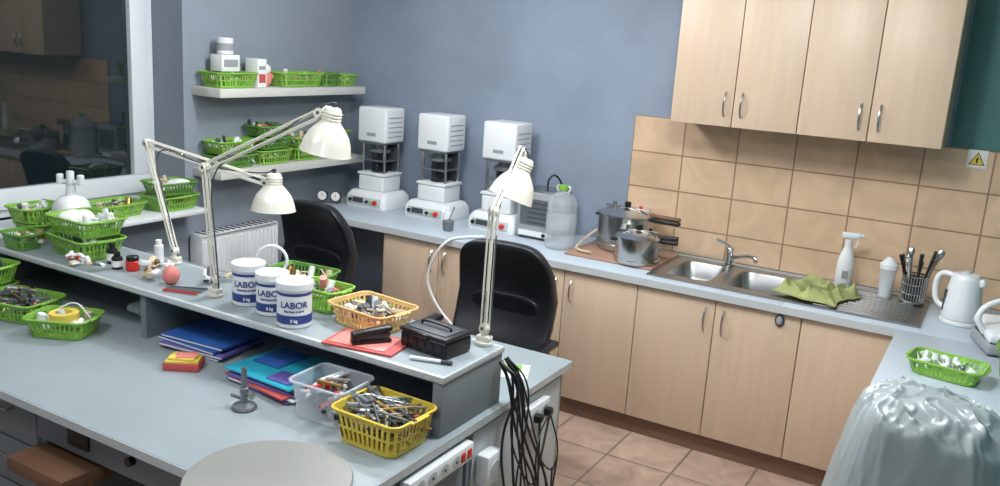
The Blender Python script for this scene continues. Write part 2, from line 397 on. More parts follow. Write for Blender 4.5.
for i,(y,w_,h_,zz) in enumerate([(-1.10,.28,.075,0),(-1.10,.27,.075,.08),(-.80,.27,.085,0),(-.80,.26,.07,.088),(-.52,.24,.08,0),(-.52,.24,.06,.082),(-.24,.24,.08,0),(-.24,.22,.08,.084)]):
    basket('green_storage_basket',(.05,y,zl+zz),.17,w_,h_,GREENB if i%3 else GREEND,0,22,mix)
basket('green_storage_basket',(.05,-.80,zl+.162),.17,.25,.065,GREEND,0,22,mix)
basket('green_storage_basket',(.0,-1.48,.9545),.2,.26,.08,GREENB,.05,14,mix)
basket('green_storage_basket',(.0,-1.48,1.037),.19,.24,.07,GREEND,-.1,18,[PAPER,WPLAS,BEIGE],bags=1)
basket('green_storage_basket',(-.04,-1.80,.9545),.2,.28,.07,GREENB,0,16,mix)
basket('green_storage_basket',(-.04,-2.14,.9545),.2,.28,.07,GREENB,0,16,mix)
# ---------------------------------------------------------------- radiator
m=MB('radiator')
RL=.58
m.box((0,0,.0),(.02,RL,.5),WPLAS,.006); m.box((-.06,0,0),(.02,RL,.5),WPLAS,.006)
for i in range(18): m.box((.012,-.272+i*.032,0),(.012,.016,.44),WPLAS,.005)
m.box((-.025,0,.252),(.1,RL,.008),WPLAS,.002)
for i in range(13): m.box((-.025,-.26+i*.043,.258),(.08,.012,.004),DGREY)
for sg in(-1,1): m.box((-.025,sg*(RL/2+.002),0),(.1,.006,.5),WPLAS,.002)
for y in(-.2,.2): m.cyl((-.025,y,-.43),.012,.2,WPLAS,12); m.cyl((-.025,y,-.522),.022,.1,WPLAS,12,r2=.012)
m.done((.035,-1.02,.525))
# ---------------------------------------------------------------- workbench
B0,B1=.14,2.56; ZB=.78; ZS=.977
m=MB('laboratory_workbench')
m.bx(B0,B1,-3.15,-1.72,.748,ZB,BENCH,.004); m.bx(B1,B1+.003,-3.148,-1.722,.75,ZB-.002,BENCHE)
m.bx(B0,B1,-3.1535,-3.1505,.75,ZB-.002,BENCHE)
m.bx(2.50,2.54,-3.08,-2.44,0,.748,BENCHD,.003); m.bx(2.50,2.54,-2.42,-1.75,0,.748,BENCHD,.003)
m.bx(2.541,2.547,-2.40,-1.78,.04,.73,BENCHE,.002)
m.bx(B0,B0+.03,-3.08,-1.75,0,.748,BENCHD); m.bx(B0,2.5,-2.44,-2.41,0,.748,BENCHD)
m.bx(.5,1.33,-3.07,-2.5,.06,.748,BENCHD)
for ux in(.5,.915):
    for i in range(4):
        z0=.08+i*.165; m.bx(ux+.004,ux+.41,-3.09,-3.071,z0,z0+.158,BENCHD,.004)
        m.tube([(ux+.12,-3.09,z0+.11),(ux+.12,-3.115,z0+.11),(ux+.29,-3.115,z0+.11),(ux+.29,-3.09,z0+.11)],.005,STEEL,8)
m.bx(1.33,2.5,-3.09,-3.07,.62,.748,BENCHD,.003); m.bx(1.34,1.62,-3.2,-2.75,.55,.60,BROWN,.004); m.bx(1.33,1.36,-3.08,-2.7,.3,.62,BENCHD)
m.bx(1.50,1.60,-3.1,-3.089,.65,.72,BLACK,.004); m.cyl((1.8,-3.09,.685),.014,.02,BLACK,R=RX(PI/2))
m.bx(B0,2.545,-2.59,-2.23,.955,ZS,BENCHE,.003)
m.bx(B0+.01,2.54,-2.575,-2.245,ZS-.001,ZS+.0005,BENCH)
m.bx(2.505,2.54,-2.585,-2.235,ZB,.955,BENCHD,.002); m.bx(B0,B0+.03,-2.58,-2.24,ZB,.955,BENCHD); m.bx(1.17,1.2,-2.57,-2.26,ZB,.955,BENCHD)
m.bx(B0+.03,2.505,-2.26,-2.24,ZB,.955,BENCHD)
m.done()
m=MB('round_work_board'); m.cyl((0,0,0),.22,.012,BOARD,64,bev=.003); m.done((2.325,-3.07,ZB+.001))
# ---------------------------------------------------------------- lamps
def lamp(name,base,elbow,joint,stop,sbot):
    m=MB(name); B=Vector(base);E=Vector(elbow);J=Vector(joint);T=Vector(stop);S=Vector(sbot)
    m.cyl(B,.028,.014,CREAM,bev=.003); m.cyl(B+Vector((0,0,.012)),.012,.05,CREAM)
    m.box(B+Vector((0,0,.022)),(.05,.03,.02),CREAM,.004)
    b1=B+Vector((0,0,.055))
    def arm(a,b,w=.013):
        d=(b-a).normalized(); side=d.cross(Vector((.35,1,0)).normalized()); side=side.normalized()
        off=d.cross(side).normalized()
        for sg in(-1,1):
            for so in(-1,1):
                o=side*w*sg+off*.007*so
                m.tube([a+o,b+o],.0035,CREAM,8)
        n=70; pts=[]
        for i in range(n+1):
            t=i/n; c=a+(b-a)*(.06+.26*t)
            ang=t*2*PI*14; pts.append(c+side*.006*math.cos(ang)+off*.006*math.sin(ang))
        m.tube(pts,.0013,STEEL,5)
        for q in (a,b):
            Rm=align(off); m.cyl(q-off*.012,.017,.024,CREAM,16,R=Rm); m.cyl(q-off*.015,.006,.03,DGREY,10,R=Rm)
    arm(b1,E); arm(E,J)
    ax=(S-T).normalized(); L=(S-T).length; k=L/.17; R=align(ax)
    m.tube([J,(J+T)/2+Vector((0,0,.012)),T+ax*.02],.007,CREAM,8)
    pr=[(0,0),(.018,0),(.026,.004),(.030,.012),(.031,.05),(.036,.058),(.050,.075),(.068,.10),(.080,.13),(.087,.165),(.089,.17)]
    pr=[(r,z*k) for r,z in pr]; inn=[(max(r-.003,0),z+ .001) for r,z in pr[::-1]]
    m.lathe(pr+inn,CREAM,T,36,R)
    for i in range(3): m.lathe([(.031,.016+.011*i),(.0335,.018+.011*i),(.0335,.022+.011*i),(.031,.024+.011*i)],CREAM,T,28,R)
    m.ell(T+ax*(L*.62),(.028,.028,.036),PAPER,R=R)
    m.cyl(T-ax*.016,.008,.018,DGREY,10,R=R)
    cab=[B+Vector((.02,0,.02)),b1+(E-b1)*.3+Vector((.02,0,0)),E+Vector((.015,0,.015)),(E+J)/2+Vector((0,0,-.02)),J+Vector((0,0,.03)),T-ax*.015]
    m.tube(smoothp(cab),.0028,DGREY,6)
    return m.done()
z1=ZS+.001
lamp('adjustable_desk_lamp',(1.457,-2.47,z1),(1.413,-2.47,1.446),(1.845,-2.36,1.675),(1.893,-2.345,1.70),(1.868,-2.355,1.545))
lamp('adjustable_desk_lamp',(1.0,-2.27,z1),(.82,-2.25,1.452),(1.335,-2.10,1.345),(1.372,-2.09,1.385),(1.373,-2.095,1.235))
lamp('adjustable_desk_lamp',(2.485,-2.265,z1),(2.452,-2.2,1.41),(2.285,-1.74,1.555),(2.30,-1.71,1.525),(2.262,-1.755,1.372))
# ---------------------------------------------------------------- tubs with text
def text_geo(s,size):
    cu=bpy.data.curves.new('t','FONT'); cu.body=s; cu.size=size; cu.align_x='CENTER'; cu.offset=.0008
    ob=bpy.data.objects.new('t',cu); bpy.context.scene.collection.objects.link(ob)
    bpy.context.view_layer.update()
    me=ob.evaluated_get(bpy.context.evaluated_depsgraph_get()).to_mesh()
    vs=[v.co.copy() for v in me.vertices]; fs=[list(p.vertices) for p in me.polygons]
    ob.evaluated_get(bpy.context.evaluated_depsgraph_get()).to_mesh_clear()
    bpy.data.objects.remove(ob); bpy.data.curves.remove(cu)
    return vs,fs
def tub(loc,r,h,a0):
    m=MB('plaster_powder_tub')
    m.lathe([(0,0),(r-.004,0),(r,.004),(r,h-.02),(r-.004,h-.018)],WPLAS,seg=40)
    m.lathe([(r+.001,h-.026),(r+.004,h-.024),(r+.004,h-.002),(r+.001,h),(r-.006,h),(r-.008,h-.003),(0,h-.003)],WPLAS,seg=40)
    m.lathe([(r+.0006,.016),(r+.0006,.046)],LBLUE,seg=40)
    m.lathe([(r+.0006,.112-(.155-h)),(r+.0006,.122-(.155-h))],LBLUE,seg=40)
    for s_,sz,zz,ma in (('LABOR',.030,.072,LBLUE),('laboratory material',.0085,.058,LBLUE),('2 kg',.014,.024,PAPER)):
        try:
            vs,fs=text_geo(s_,sz)
            nv=[((r+.0014)*math.cos(a0+v.x/r),(r+.0014)*math.sin(a0+v.x/r),zz+v.y) for v in vs]
            m.raw(nv,fs,ma)
        except Exception as e: print('txt',e)
    return m.done(loc,recalc=False)
tub((1.600,-2.445,z1),.056,.152,-.9); tub((1.740,-2.470,z1),.054,.148,-.95); tub((1.885,-2.513,z1),.058,.155,-.85)
# ---------------------------------------------------------------- raised shelf items
basket('orange_storage_basket',(2.085,-2.345,z1),.26,.19,.075,ORNG,-.12,50,[PAPER,WPLAS,BEIGE,GREYM,GREYP,DGREY])
basket('green_storage_basket',(1.83,-2.31,z1),.20,.13,.085,GREENB,.0,18,mix)
basket('green_storage_basket',(1.33,-1.88,ZB+.001),.30,.2,.08,GREENB,.2,20,mix)
basket('green_storage_basket',(1.33,-1.88,ZB+.085),.28,.19,.075,GREEND,.1,34,[BEIGE,PAPER,COPPER])
basket('green_storage_basket',(1.68,-1.93,ZB+.001),.26,.18,.08,GREENB,.1,24,mix)
basket('green_storage_basket',(.63,-2.41,z1),.28,.2,.085,GREENB,-.1,10,mix)
basket('green_storage_basket',(.62,-2.40,z1+.088),.28,.2,.075,GREENB,-.02,30,[PAPER,PAPER,WPLAS,BEIGE],bags=2)
basket('green_storage_basket',(.36,-2.52,z1),.15,.12,.07,GREEND,0,10,mix)
basket('green_storage_basket',(.225,-2.37,z1),.15,.14,.07,GREENB,0,8,mix)
basket('green_storage_basket',(.225,-2.37,z1+.074),.16,.2,.07,GREENB,.0,18,mix)
m=MB('plaster_vacuum_mixer')
m.cyl((0,0,0),.06,.08,WPLAS,bev=.006); m.lathe([(0,.08),(.07,.08),(.08,.1),(.08,.14),(.07,.175),(.05,.195),(.022,.205),(.018,.25),(0,.25)],WPLAS)
m.tube([(-.05,0,.262),(.05,0,.262)],.011,WPLAS,12); m.cyl((0,0,.25),.016,.06,WPLAS,bev=.003)
for sg in(-1,1): m.cyl((sg*.045,0,.25),.015,.045,WPLAS,bev=.004)
m.done((.395,-2.315,z1+.0),.5)
def bottle(name,loc,r,h,body,cap,nr=.45):
    m=MB(name); m.lathe([(0,0),(r*.92,0),(r,.004),(r,h*.62),(r*.9,h*.7),(r*nr,h*.76),(r*nr,h*.8)],body,seg=20)
    m.lathe([(0,h*.78),(r*nr+.003,h*.78),(r*nr+.003,h*.97),(r*nr,h),(0,h)],cap,seg=20); m.lathe([(r+.0006,h*.15),(r+.0006,h*.5)],PAPER,seg=20); return m.done(loc)
bottle('dropper_bottle',(.82,-2.43,z1),.021,.085,BLACK,BLACK); bottle('dropper_bottle',(.905,-2.47,z1),.021,.07,BLACK,BLACK)
m=MB('red_lacquer_jar'); m.cyl((0,0,0),.026,.04,RED,bev=.003); m.cyl((0,0,.04),.024,.018,BLACK,bev=.003); m.done((.965,-2.445,z1))
m=MB('pink_wax_egg'); m.ell((0,0,.036),(.032,.032,.036),PINK,fn=lambda v:Vector((v.x*(1-v.z*4),v.y*(1-v.z*4),v.z))); m.done((1.22,-2.47,z1))
m=MB('plaster_scraps'); junk(m,.16,.14,.012,18,[BEIGE,PAPER,COPPER,WPLAS,BROWN],1.0); m.tube([(-.06,.03,.012),(.04,-.05,.014)],[.005,.011],BEIGE); m.done((1.09,-2.45,z1+.006))
m=MB('white_tube_container'); m.cyl((0,0,0),.018,.09,WPLAS,bev=.003); m.cyl((0,0,.09),.012,.02,PAPER); m.done((.99,-2.34,z1))
m=MB('plaster_scraps'); junk(m,.26,.06,.01,18,[BEIGE,PAPER,GREYM,WPLAS,RED],.8); m.done((.82,-2.545,z1+.006))
m=MB('plaster_scraps'); junk(m,.12,.14,.01,12,[BEIGE,PAPER,GREYM,WPLAS,DGREY],.8); m.done((1.32,-2.36,z1+.006))
m=MB('wire_hoop_stand'); m.cyl((0,0,0),.03,.012,WPLAS,bev=.002); m.tube([(0,0,.01),(0,0,.07)],.005,WPLAS); m.tube(arc((0,0,.125),.055,0,2*PI,40)[:-1],.006,WPLAS,8,closed=True); m.done((1.57,-2.30,z1),.6)
m=MB('plaster_knife_set'); 
for i in range(4): m.tube([(-.07,i*.014,.006),(.07,i*.014+.01*i,.006)],.004,[RED,GREYM,STEEL,DGREY][i],8)
m.done((1.34,-2.53,z1),.3)
m=MB('red_notepad'); m.box((0,0,.004),(.25,.16,.006),REDP,.001); m.box((-.01,0,.0085),(.2,.13,.002),PINK,.0005); m.done((2.19,-2.50,z1),.18)
m=MB('stapler')
m.box((0,0,.006),(.13,.034,.01),BLACK,.003); m.box((.0,0,.022),(.125,.022,.012),DGREY,.003,R=RY(-.05))
m.box((.002,0,.037),(.135,.034,.018),BLACK,.008,R=RY(-.13),seg=3); m.box((-.05,0,.024),(.03,.03,.03),BLACK,.006); m.done((2.21,-2.51,z1+.011),.95)
m=MB('black_organizer_case')
m.box((0,0,.028),(.19,.13,.052),BLACK,.008,seg=3); m.box((0,0,.062),(.196,.136,.014),BLACK,.006,seg=3)
m.box((0,0,.070),(.16,.10,.004),DGREY,.002); m.box((.0,-.067,.058),(.04,.006,.016),BLACK,.002)
for i in range(5): m.box((-.07+i*.035,-.0655,.03),(.02,.004,.03),BLACK,.001)
m.tube(smoothp([(-.06,0,.072),(-.06,0,.086),(.06,0,.086),(.06,0,.072)],2),.004,BLACK)
m.done((2.385,-2.40,z1),-.1)
m=MB('marker_pen'); m.cyl((0,0,0),.006,.10,WPLAS,12,R=RY(PI/2)); m.cyl((.1,0,0),.0065,.035,DGREY,12,R=RY(PI/2)); m.done((2.38,-2.53,z1+.0075),.3)
m=MB('paper_sheet'); m.box((0,0,.0006),(.2,.14,.001),PAPER); m.box((0.02,.03,.0016),(.1,.07,.001),GREENB); m.done((2.40,-1.98,ZB+.001),.4)
m=MB('carving_tool_tray'); m.box((0,0,.006),(.24,.1,.01),BLACK,.003); junk(m,.2,.08,.014,14,[GREYM,WPLAS,BLACK],.8); m.done((2.0,-2.0,ZB+.001),.3)
# ---------------------------------------------------------------- bench-top items
zb=ZB+.001
def tape(m):
    m.lathe([(.03,.055),(.052,.055),(.052,.083),(.03,.083),(.03,.055)],YELP,seg=32); m.tube(smoothp([(-.06,.02,.07),(.02,.05,.12),(.09,.02,.06)]),.003,WPLAS)
basket('green_storage_basket',(.93,-2.72,zb),.23,.17,.075,GREENB,.45,18,[PAPER,WPLAS,BEIGE],extra=tape)
basket('green_storage_basket',(.63,-2.70,zb),.26,.20,.08,GREENB,.2,24,mix,tools=26)
basket('green_storage_basket',(.34,-2.70,zb),.24,.19,.08,GREENB,.1,10,mix)
basket('green_storage_basket',(.36,-2.70,zb+.085),.24,.18,.08,GREENB,.2,20,mix)
basket('green_storage_basket',(.34,-2.95,zb),.24,.19,.08,GREENB,.1,10,mix)
m=MB('crumpled_paper_bag'); bag(m,(0,0,.035),(.07,.05,.028),PAPER,3); bag(m,(-.1,.02,.03),(.05,.04,.024),WPLAS,5); m.done((1.05,-2.40,zb),.2)
m=MB('folder_stack')
for i,(ma,dx,dy,a) in enumerate([(BLUE,0,0,0),(PURP,.01,-.01,.06),(BLUE,-.01,.0,-.05),(BLUE,.0,.01,.03)]):
    m.box((dx,dy,.006+i*.012),(.29,.24,.010),ma,.002,rz=a); m.box((dx+.002,dy,.006+i*.012),(.286,.242,.005),PAPER,0,rz=a)
m.done((1.43,-2.46,zb),.05)
m=MB('sticky_note_pads'); m.box((0,0,.014),(.12,.08,.028),REDP,.002); m.box((0,0,.032),(.11,.075,.008),YELP,.001,rz=.05); m.box((0,.0,.04),(.09,.065,.008),YELP,.001,rz=-.08); m.box((.01,0,.046),(.07,.05,.004),PINK,.001,rz=.2); m.done((1.53,-2.675,zb),.55)
m=MB('folder_stack')
for i,(ma,dx,dy,a) in enumerate([(PURP,0,0,0),(PAPER,.01,0,.05),(REDP,.0,-.01,-.05),(PURP,.005,.0,.09),(BLACK,.01,.01,.02),(CYAN,-.01,.0,.05)]):
    m.box((dx,dy,.005+i*.008),(.31,.27,.007),ma,.002,rz=a)
m.box((-.08,.04,.0515),(.12,.16,.003),BLUE,.001,rz=.1); m.box((.07,-.07,.0515),(.1,.08,.003),PURP,.001,rz=.1)
m.done((1.885,-2.54,zb),-.10)
m=MB('bunsen_burner'); m.lathe([(0,0),(.036,0),(.04,.004),(.036,.012),(.014,.02),(.011,.03),(.011,.05),(.014,.052),(.014,.068),(.009,.07),(.0085,.13),(.011,.133),(.006,.133)],GREYM,seg=28)
m.tube([(.0,0,.03),(-.04,.0,.03),(-.055,0,.03)],.006,GREYM,8); m.tube([(0,0,.05),(.03,0,.05)],.005,STEEL,8); m.cyl((.03,0,.05),.012,.006,STEEL,12,R=RY(PI/2)); m.done((1.935,-2.785,zb))
m=MB('clear_tool_box')
def boxl(k,z,e=0): return [(x,y,z) for x,y in rr(.20*k+e,.17*k+e,.025,4,3,3)]
m.loops([boxl(.86,.002),boxl(.93,.06),boxl(1.,.12)],FROST,cap0=True)
m.tube(boxl(1.,.12,.008),.005,FROST,6,closed=True)
for i in range(50):
    x=random.uniform(-.045,.045);y=random.uniform(-.05,.05);zz=.015+.0021*i; R=RZ(random.uniform(-1.6,1.6))@RY(PI/2+random.uniform(-.12,.12)); d=.11
    m.cyl(tuple(Vector((x,y,zz))-R@Vector((0,0,d/2))*.75),.006,d*.75,random.choice([STEEL,GREYM,COPPER,RED,WPLAS,DGREY,BLACK]),8,R=R)
m.done((2.177,-2.655,zb),.04,recalc=False)
basket('yellow_tool_basket',(2.413,-2.695,zb),.245,.2,.11,YEL,-.03,18,[GREYM,BLACK,STEEL,COPPER,PINK],tools=90,tl=.17)
# ---------------------------------------------------------------- sockets and cables
m=MB('power_strip'); m.box((0,0,0),(.04,.34,.06),WPLAS,.008)
for i in range(4): m.cyl((.018,-.12+i*.062,0),.02,.004,BENCHE,20,R=RY(PI/2)); m.cyl((.021,-.12+i*.062,0),.005,.003,DGREY,8,R=RY(PI/2))
for i in range(2): m.box((.021,.105+i*.035,0),(.006,.022,.03),RED,.003)
m.done((2.563,-2.62,.705))
m=MB('wall_socket_box'); m.box((0,0,0),(.05,.09,.11),WPLAS,.01); m.cyl((.024,0,0),.03,.004,BENCHE,R=RY(PI/2)); m.done((2.575,-2.34,.60))
m=MB('wall_socket_box'); m.box((0,0,0),(.03,.16,.08),WPLAS,.006)
for i in(-1,1): m.cyl((.014,i*.038,0),.028,.004,BENCHE,R=RY(PI/2)); m.box((.03,i*.038,0),(.03,.03,.03),BLACK,.006)
m.done((2.564,-2.0,.665))
m=MB('power_cables')
for i in range(12):
    y0=-2.3+random.uniform(-.02,.05); ye=-2.05+random.uniform(-.16,.14)
    zend=random.choice([.03,.02,.25,.5])
    pts=[(2.555,y0+.04,.94),(2.58+.006*i,y0+.05,.88),(2.585+random.uniform(0,.06),y0+random.uniform(.0,.14),.7),(2.60+random.uniform(0,.10),y0+random.uniform(-.05,.25),.45),(2.60+random.uniform(0,.10),-2.15+random.uniform(-.15,.15),.22),(2.62+random.uniform(0,.05),ye,zend)]
    if i%3==0: pts[-2]=(2.66,ye+.03,.30+.04*i); pts[-1]=(2.60,-2.0+random.choice([-.04,.04]),.66)
    m.tube(smoothp(pts),random.choice([.0032,.0045]),BLACK,7)
m.box((2.60,-2.2,.3),(.04,.07,.05),BLACK,.008)
m.done()
# ---------------------------------------------------------------- furnaces
def furnace(loc,rz=0):
    m=MB('dental_ceramic_furnace')
    m.loops([[(x,y,z) for x,y in rr(L,W,.03,4,3,3)] for L,W,z in [(.325,.28,0),(.33,.285,.012),(.32,.275,.07),(.28,.24,.10),(.26,.22,.105)]],WPLAS,cap0=True,cap1=True)
    m.box((0,-.142,.045),(.25,.008,.05),BENCHE,.003,R=RX(-.12)); m.box((-.05,-.147,.048),(.085,.004,.032),DGREY,.002,R=RX(-.12))
    m.cyl((.09,-.141,.045),.015,.02,RED,16,R=RX(PI/2)); m.cyl((.025,-.143,.045),.010,.016,BLACK,12,R=RX(PI/2)); m.cyl((-.11,-.143,.045),.012,.014,BLACK,16,R=RX(PI/2)); m.cyl((.055,-.143,.045),.007,.014,GREENB,12,R=RX(PI/2))
    m.box((0,.01,.155),(.20,.19,.10),WPLAS,.012,seg=3); m.box((0,.01,.214),(.215,.2,.016),WPLAS,.005)
    for sx in(-.085,.085):
        for sy in(-.065,.075): m.cyl((sx,sy+.01,.222),.009,.20,CHROME,12)
    m.cyl((0,.01,.223),.055,.13,GLASSD,24); m.cyl((0,.01,.353),.07,.02,GREYM,24); m.cyl((0,.01,.373),.045,.05,GREYM,24)
    m.box((0,.09,.32),(.15,.02,.2),DGREY,.003); m.box((0,.01,.30),(.18,.16,.006),GREYM,.001)
    m.box((0,.01,.53),(.225,.20,.22),WPLAS,.014,seg=3); m.box((0,.01,.414),(.19,.18,.012),GREYM,.003)
    for i in range(5): m.box((.113,.01,.46+i*.03),(.004,.14,.006),GREYP,.001)
    m.box((0,-.0915,.47),(.07,.002,.02),GREYP)
    return m.done(loc,rz)
furnace((.365,-.13,.851)); furnace((.835,-.13,.851)); furnace((1.305,-.13,.851))
m=MB('gas_pressure_regulator')
for i,x in enumerate((0,.09)):
    m.cyl((x,0,.05),.035,.02,DGREY,24,R=RX(PI/2)); m.cyl((x,-.02,.05),.029,.004,PAPER,24,R=RX(PI/2)); m.box((x,-.025,.056),(.003,.002,.02),RED)
m.box((.045,.02,.03),(.13,.04,.06),GREYM,.006); m.done((.07,-.33,.851),.4)
m=MB('vacuum_pump_unit'); m.box((0,0,.14),(.23,.25,.26),GREYP,.008); m.box((0,-.127,.16),(.18,.004,.15),GREYM); m.box((0,-.127,.035),(.19,.004,.03),WPLAS)
for i in range(5): m.box((0.02,-.130,.10+i*.028),(.12,.003,.006),DGREY)
m.cyl((.07,-.128,.035),.01,.01,BLACK,R=RX(PI/2)); m.box((0,0,.275),(.2,.2,.012),STEEL,.003)
for sx in(-.09,.09):
    for sy in(-.1,.1): m.cyl((sx,sy,0),.012,.012,BLACK,12)
m.tube(smoothp([(0,.02,.27),(0,.02,.34),(.03,.05,.37),(.06,.1,.30),(.06,.14,.1)]),.006,BLACK)
m.done((1.595,-.14,.851))
m=MB('white_drain_hose'); m.tube(smoothp([(1.38,-.45,.862),(1.30,-.56,.866),(1.25,-.655,.85),(1.17,-.66,.72),(1.13,-.65,.6),(1.21,-.65,.46),(1.34,-.65,.36)]),.008,WPLAS,10); m.done()
m=MB('crucible_with_tongs'); m.cyl((0,0,0),.03,.06,GREYM,20,r2=.035,bev=.003); m.tube([(0,0,.05),(.05,-.02,.15)],.004,STEEL); m.done((1.12,-.43,.851))
bottle('white_plastic_bottle',(1.06,-.35,.851),.026,.13,WPLAS,WPLAS)
m=MB('large_water_bottle')
pr=[(0,.004),(.07,0),(.082,.008)]
for i in range(7): zz=.02+i*.032; pr+= [(.085,zz),(.085,zz+.018),(.081,zz+.025)]
pr+=[(.085,.245),(.078,.27),(.055,.30),(.026,.318),(.024,.33)]
m.lathe(pr,CLEAR,seg=36); m.lathe([(0,.33),(.028,.325),(.03,.33),(.029,.352),(0,.355)],GREENB,seg=28); m.lathe([(0,.008),(.078,.01),(.079,.05),(0,.05)],CLEAR,seg=30); m.lathe([(.0865,.11),(.0865,.19)],CLEAR,seg=36)
m.tube(smoothp([(-.03,0,.315),(-.05,0,.35),(.05,0,.35),(.03,0,.315)]),.004,WPLAS); m.done((1.80,-.33,.851),recalc=False)
# pots
m=MB('wooden_serving_board'); m.box((0,0,.006),(.50,.44,.012),BOARDW,.004); m.done((2.14,-.23,.851))
def pot(name,loc,r,h,rz,hl=.13,hose=False):
    m=MB(name); m.lathe([(0,0),(r*.94,0),(r,.01),(r,h),(r+.006,h+.003),(r+.006,h+.008)],STEEL,seg=48)
    m.lathe([(r+.007,h+.006),(r+.007,h+.012),(r*.9,h+.022),(r*.55,h+.036),(r*.2,h+.042),(0,h+.042)],STEEL,seg=48)
    m.lathe([(r+.0005,h*.15),(r+.003,h*.17),(r+.003,h*.2),(r+.0005,h*.22)],CHROME,seg=48)
    m.box((r+hl/2,0,h-.004),(hl,.032,.022),BLACK,.008,seg=3); m.box((r+hl/2-.01,0,h+.02),(hl+.02,.03,.02),BROWN if r>.125 else BLACK,.008,seg=3)
    m.box((0,0,h+.042),(r*1.7,.022,.010),STEEL,.003); m.cyl((0,0,h+.045),.018,.03,BLACK,16,bev=.004)
    m.cyl((-r*.5,0,h+.03),.012,.035,STEEL,12); m.cyl((r*.5,0,h+.03),.01,.03,RED if r>.125 else BLACK,12)
    m.box((-r-.012,0,h-.015),(.03,.06,.014),BLACK,.005)
    if hose: m.tube(smoothp([(-r,-.02,.09),(-.18,-.08,.06),(-.19,-.22,.0+.012),(-.14,-.29,.012),(-.06,-.285,.012)]),.007,BEIGE)
    return m.done(loc,rz)
pot('pressure_cooker',(2.10,-.12,.864),.155,.19,-.05,.16,True); pot('pressure_cooker',(2.27,-.36,.864),.118,.125,.25,.09)
# cleaning items
m=MB('spray_bottle'); m.lathe([(0,0),(.036,0),(.04,.005),(.04,.12),(.034,.16),(.018,.205),(.014,.225)],WPLAS,seg=28,sy=.75)
m.lathe([(0,.22),(.018,.22),(.018,.245),(0,.245)],WPLAS,seg=20); m.box((.008,0,.265),(.085,.024,.03),WPLAS,.008,seg=3); m.cyl((.048,0,.267),.01,.018,WPLAS,12,R=RY(PI/2))
m.tube(smoothp([(.03,0,.255),(.045,0,.235),(.035,0,.205)]),.005,WPLAS); m.box((0,-.0302,.07),(.03,.001,.04),GREYP) ; m.done((3.262,-.085,.8615),.3)
m=MB('plastic_shaker_jar'); m.lathe([(0,0),(.03,0),(.038,.12),(.04,.15)],FROST,seg=28); m.lathe([(0,.008),(.028,.008),(.034,.09),(0,.09)],PAPER,seg=24); m.lathe([(.041,.145),(.042,.165),(.03,.18),(.012,.2),(0,.2)],WPLAS,seg=28); m.done((3.465,-.14,.8615),recalc=False)
m=MB('cutlery_holder'); m.cyl((0,0,0),.056,.006,STEEL)
for k in range(28):
    a=2*PI*k/28; m.tube([(.054*math.cos(a),.054*math.sin(a),.004),(.056*math.cos(a),.056*math.sin(a),.13)],.0028,STEEL,6)
for zz in(.01,.045,.09,.13): m.tube(arc((0,0,zz),.056,0,2*PI,32,'xy')[:-1],.004,STEEL,6,closed=True)
m.lathe([(0,.008),(.048,.008),(.05,.12)],DGREY)
for k in range(11):
    a=k*.7; d=Vector((math.cos(a)*.3,math.sin(a)*.3,1)).normalized(); p=Vector((math.cos(a)*.02,math.sin(a)*.02,.02)); L=random.uniform(.17,.24)
    m.tube([p,p+d*L*.7,p+d*L],[.004,.006,.010],BLACK if k%3 else STEEL,8)
    if k%3==0: m.ell(tuple(p+d*(L+.01)),(.016,.006,.022),STEEL,R=align(d),nu=14,nv=10)
m.done((3.585,-.12,.8615))
m=MB('electric_kettle')
m.cyl((0,0,0),.082,.02,WPLAS,36,bev=.004); m.lathe([(0,.02),(.076,.022),(.08,.03),(.078,.08),(.07,.15),(.062,.20),(.058,.215),(.05,.225),(0,.232)],WPLAS,seg=40)
m.box((.062,0,.195),(.045,.04,.035),WPLAS,.012,R=RY(-.5),seg=3); m.tube(smoothp([(-.055,0,.21),(-.10,0,.215),(-.125,0,.18),(-.12,0,.10),(-.1,0,.065),(-.07,0,.06)]),.012,WPLAS,12)
m.box((-.062,-.045,.10),(.012,.012,.10),DGREY,.004); m.cyl((0,0,.228),.014,.012,BENCHE,bev=.003); m.done((3.80,-.31,.851),-.25)
def tw(u,v):
    x=(u-.5)*.30; y=(v-.5)*.34
    e=min(u,1-u,v,1-v); n1=noise.noise(Vector((x*12+2,y*9,1.3))); n2=noise.noise(Vector((x*26,y*22,5)))
    ed=min(1,e*6); ed=ed*ed*(3-2*ed)
    rg=(1-abs(math.sin(x*26+y*15+3*n1)))**1.5
    z=.008+(.020+.034*n1+.012*n2+.034*rg)*ed
    return (x+.04*noise.noise(Vector((y*9,3,x*4))),y+.04*noise.noise(Vector((x*9,7,y*4))),max(z,.006))
m=MB('kitchen_towel'); m.sheet(tw,72,72,OLIVE); m.done((3.18,-.32,.862),-.3,solid=.004,recalc=False)
m=MB('warning_sign'); m.box((0,0,0),(.085,.003,.085),PAPER,.001)
m.prism([(-.035,-.028),(.035,-.028),(0,.033)],.0012,BLACK,M=RX(PI/2)@Matrix.Translation((0,0,.0016)))
m.prism([(-.029,-.0245),(.029,-.0245),(0,.0265)],.001,YEL,M=RX(PI/2)@Matrix.Translation((0,0,.0029))); 
m.prism([(-.004,-.018),(.004,-.018),(.002,-.002),(.008,-.002),(-.001,.016),(.0,.003),(-.006,.003)],.001,BLACK,M=RX(PI/2)@Matrix.Translation((0,0,.004))); m.done((3.745,YW-.0125,1.552))
basket('green_storage_basket',(3.80,-1.12,.851),.25,.17,.06,GREENB,-.15,20,[PAPER,WPLAS,GREENB,GREYM])
basket('green_storage_basket',(4.06,-1.0,.851),.2,.2,.12,GREEND,.1,10,[DGREY,GREYM])
m=MB('sandwich_press'); m.box((0,0,.03),(.22,.24,.05),GREYP,.015,seg=3); m.box((0,.0,.085),(.22,.24,.045),WPLAS,.018,R=RX(.12),seg=3); m.box((0,-.005,.058),(.2,.22,.012),DGREY,.003)
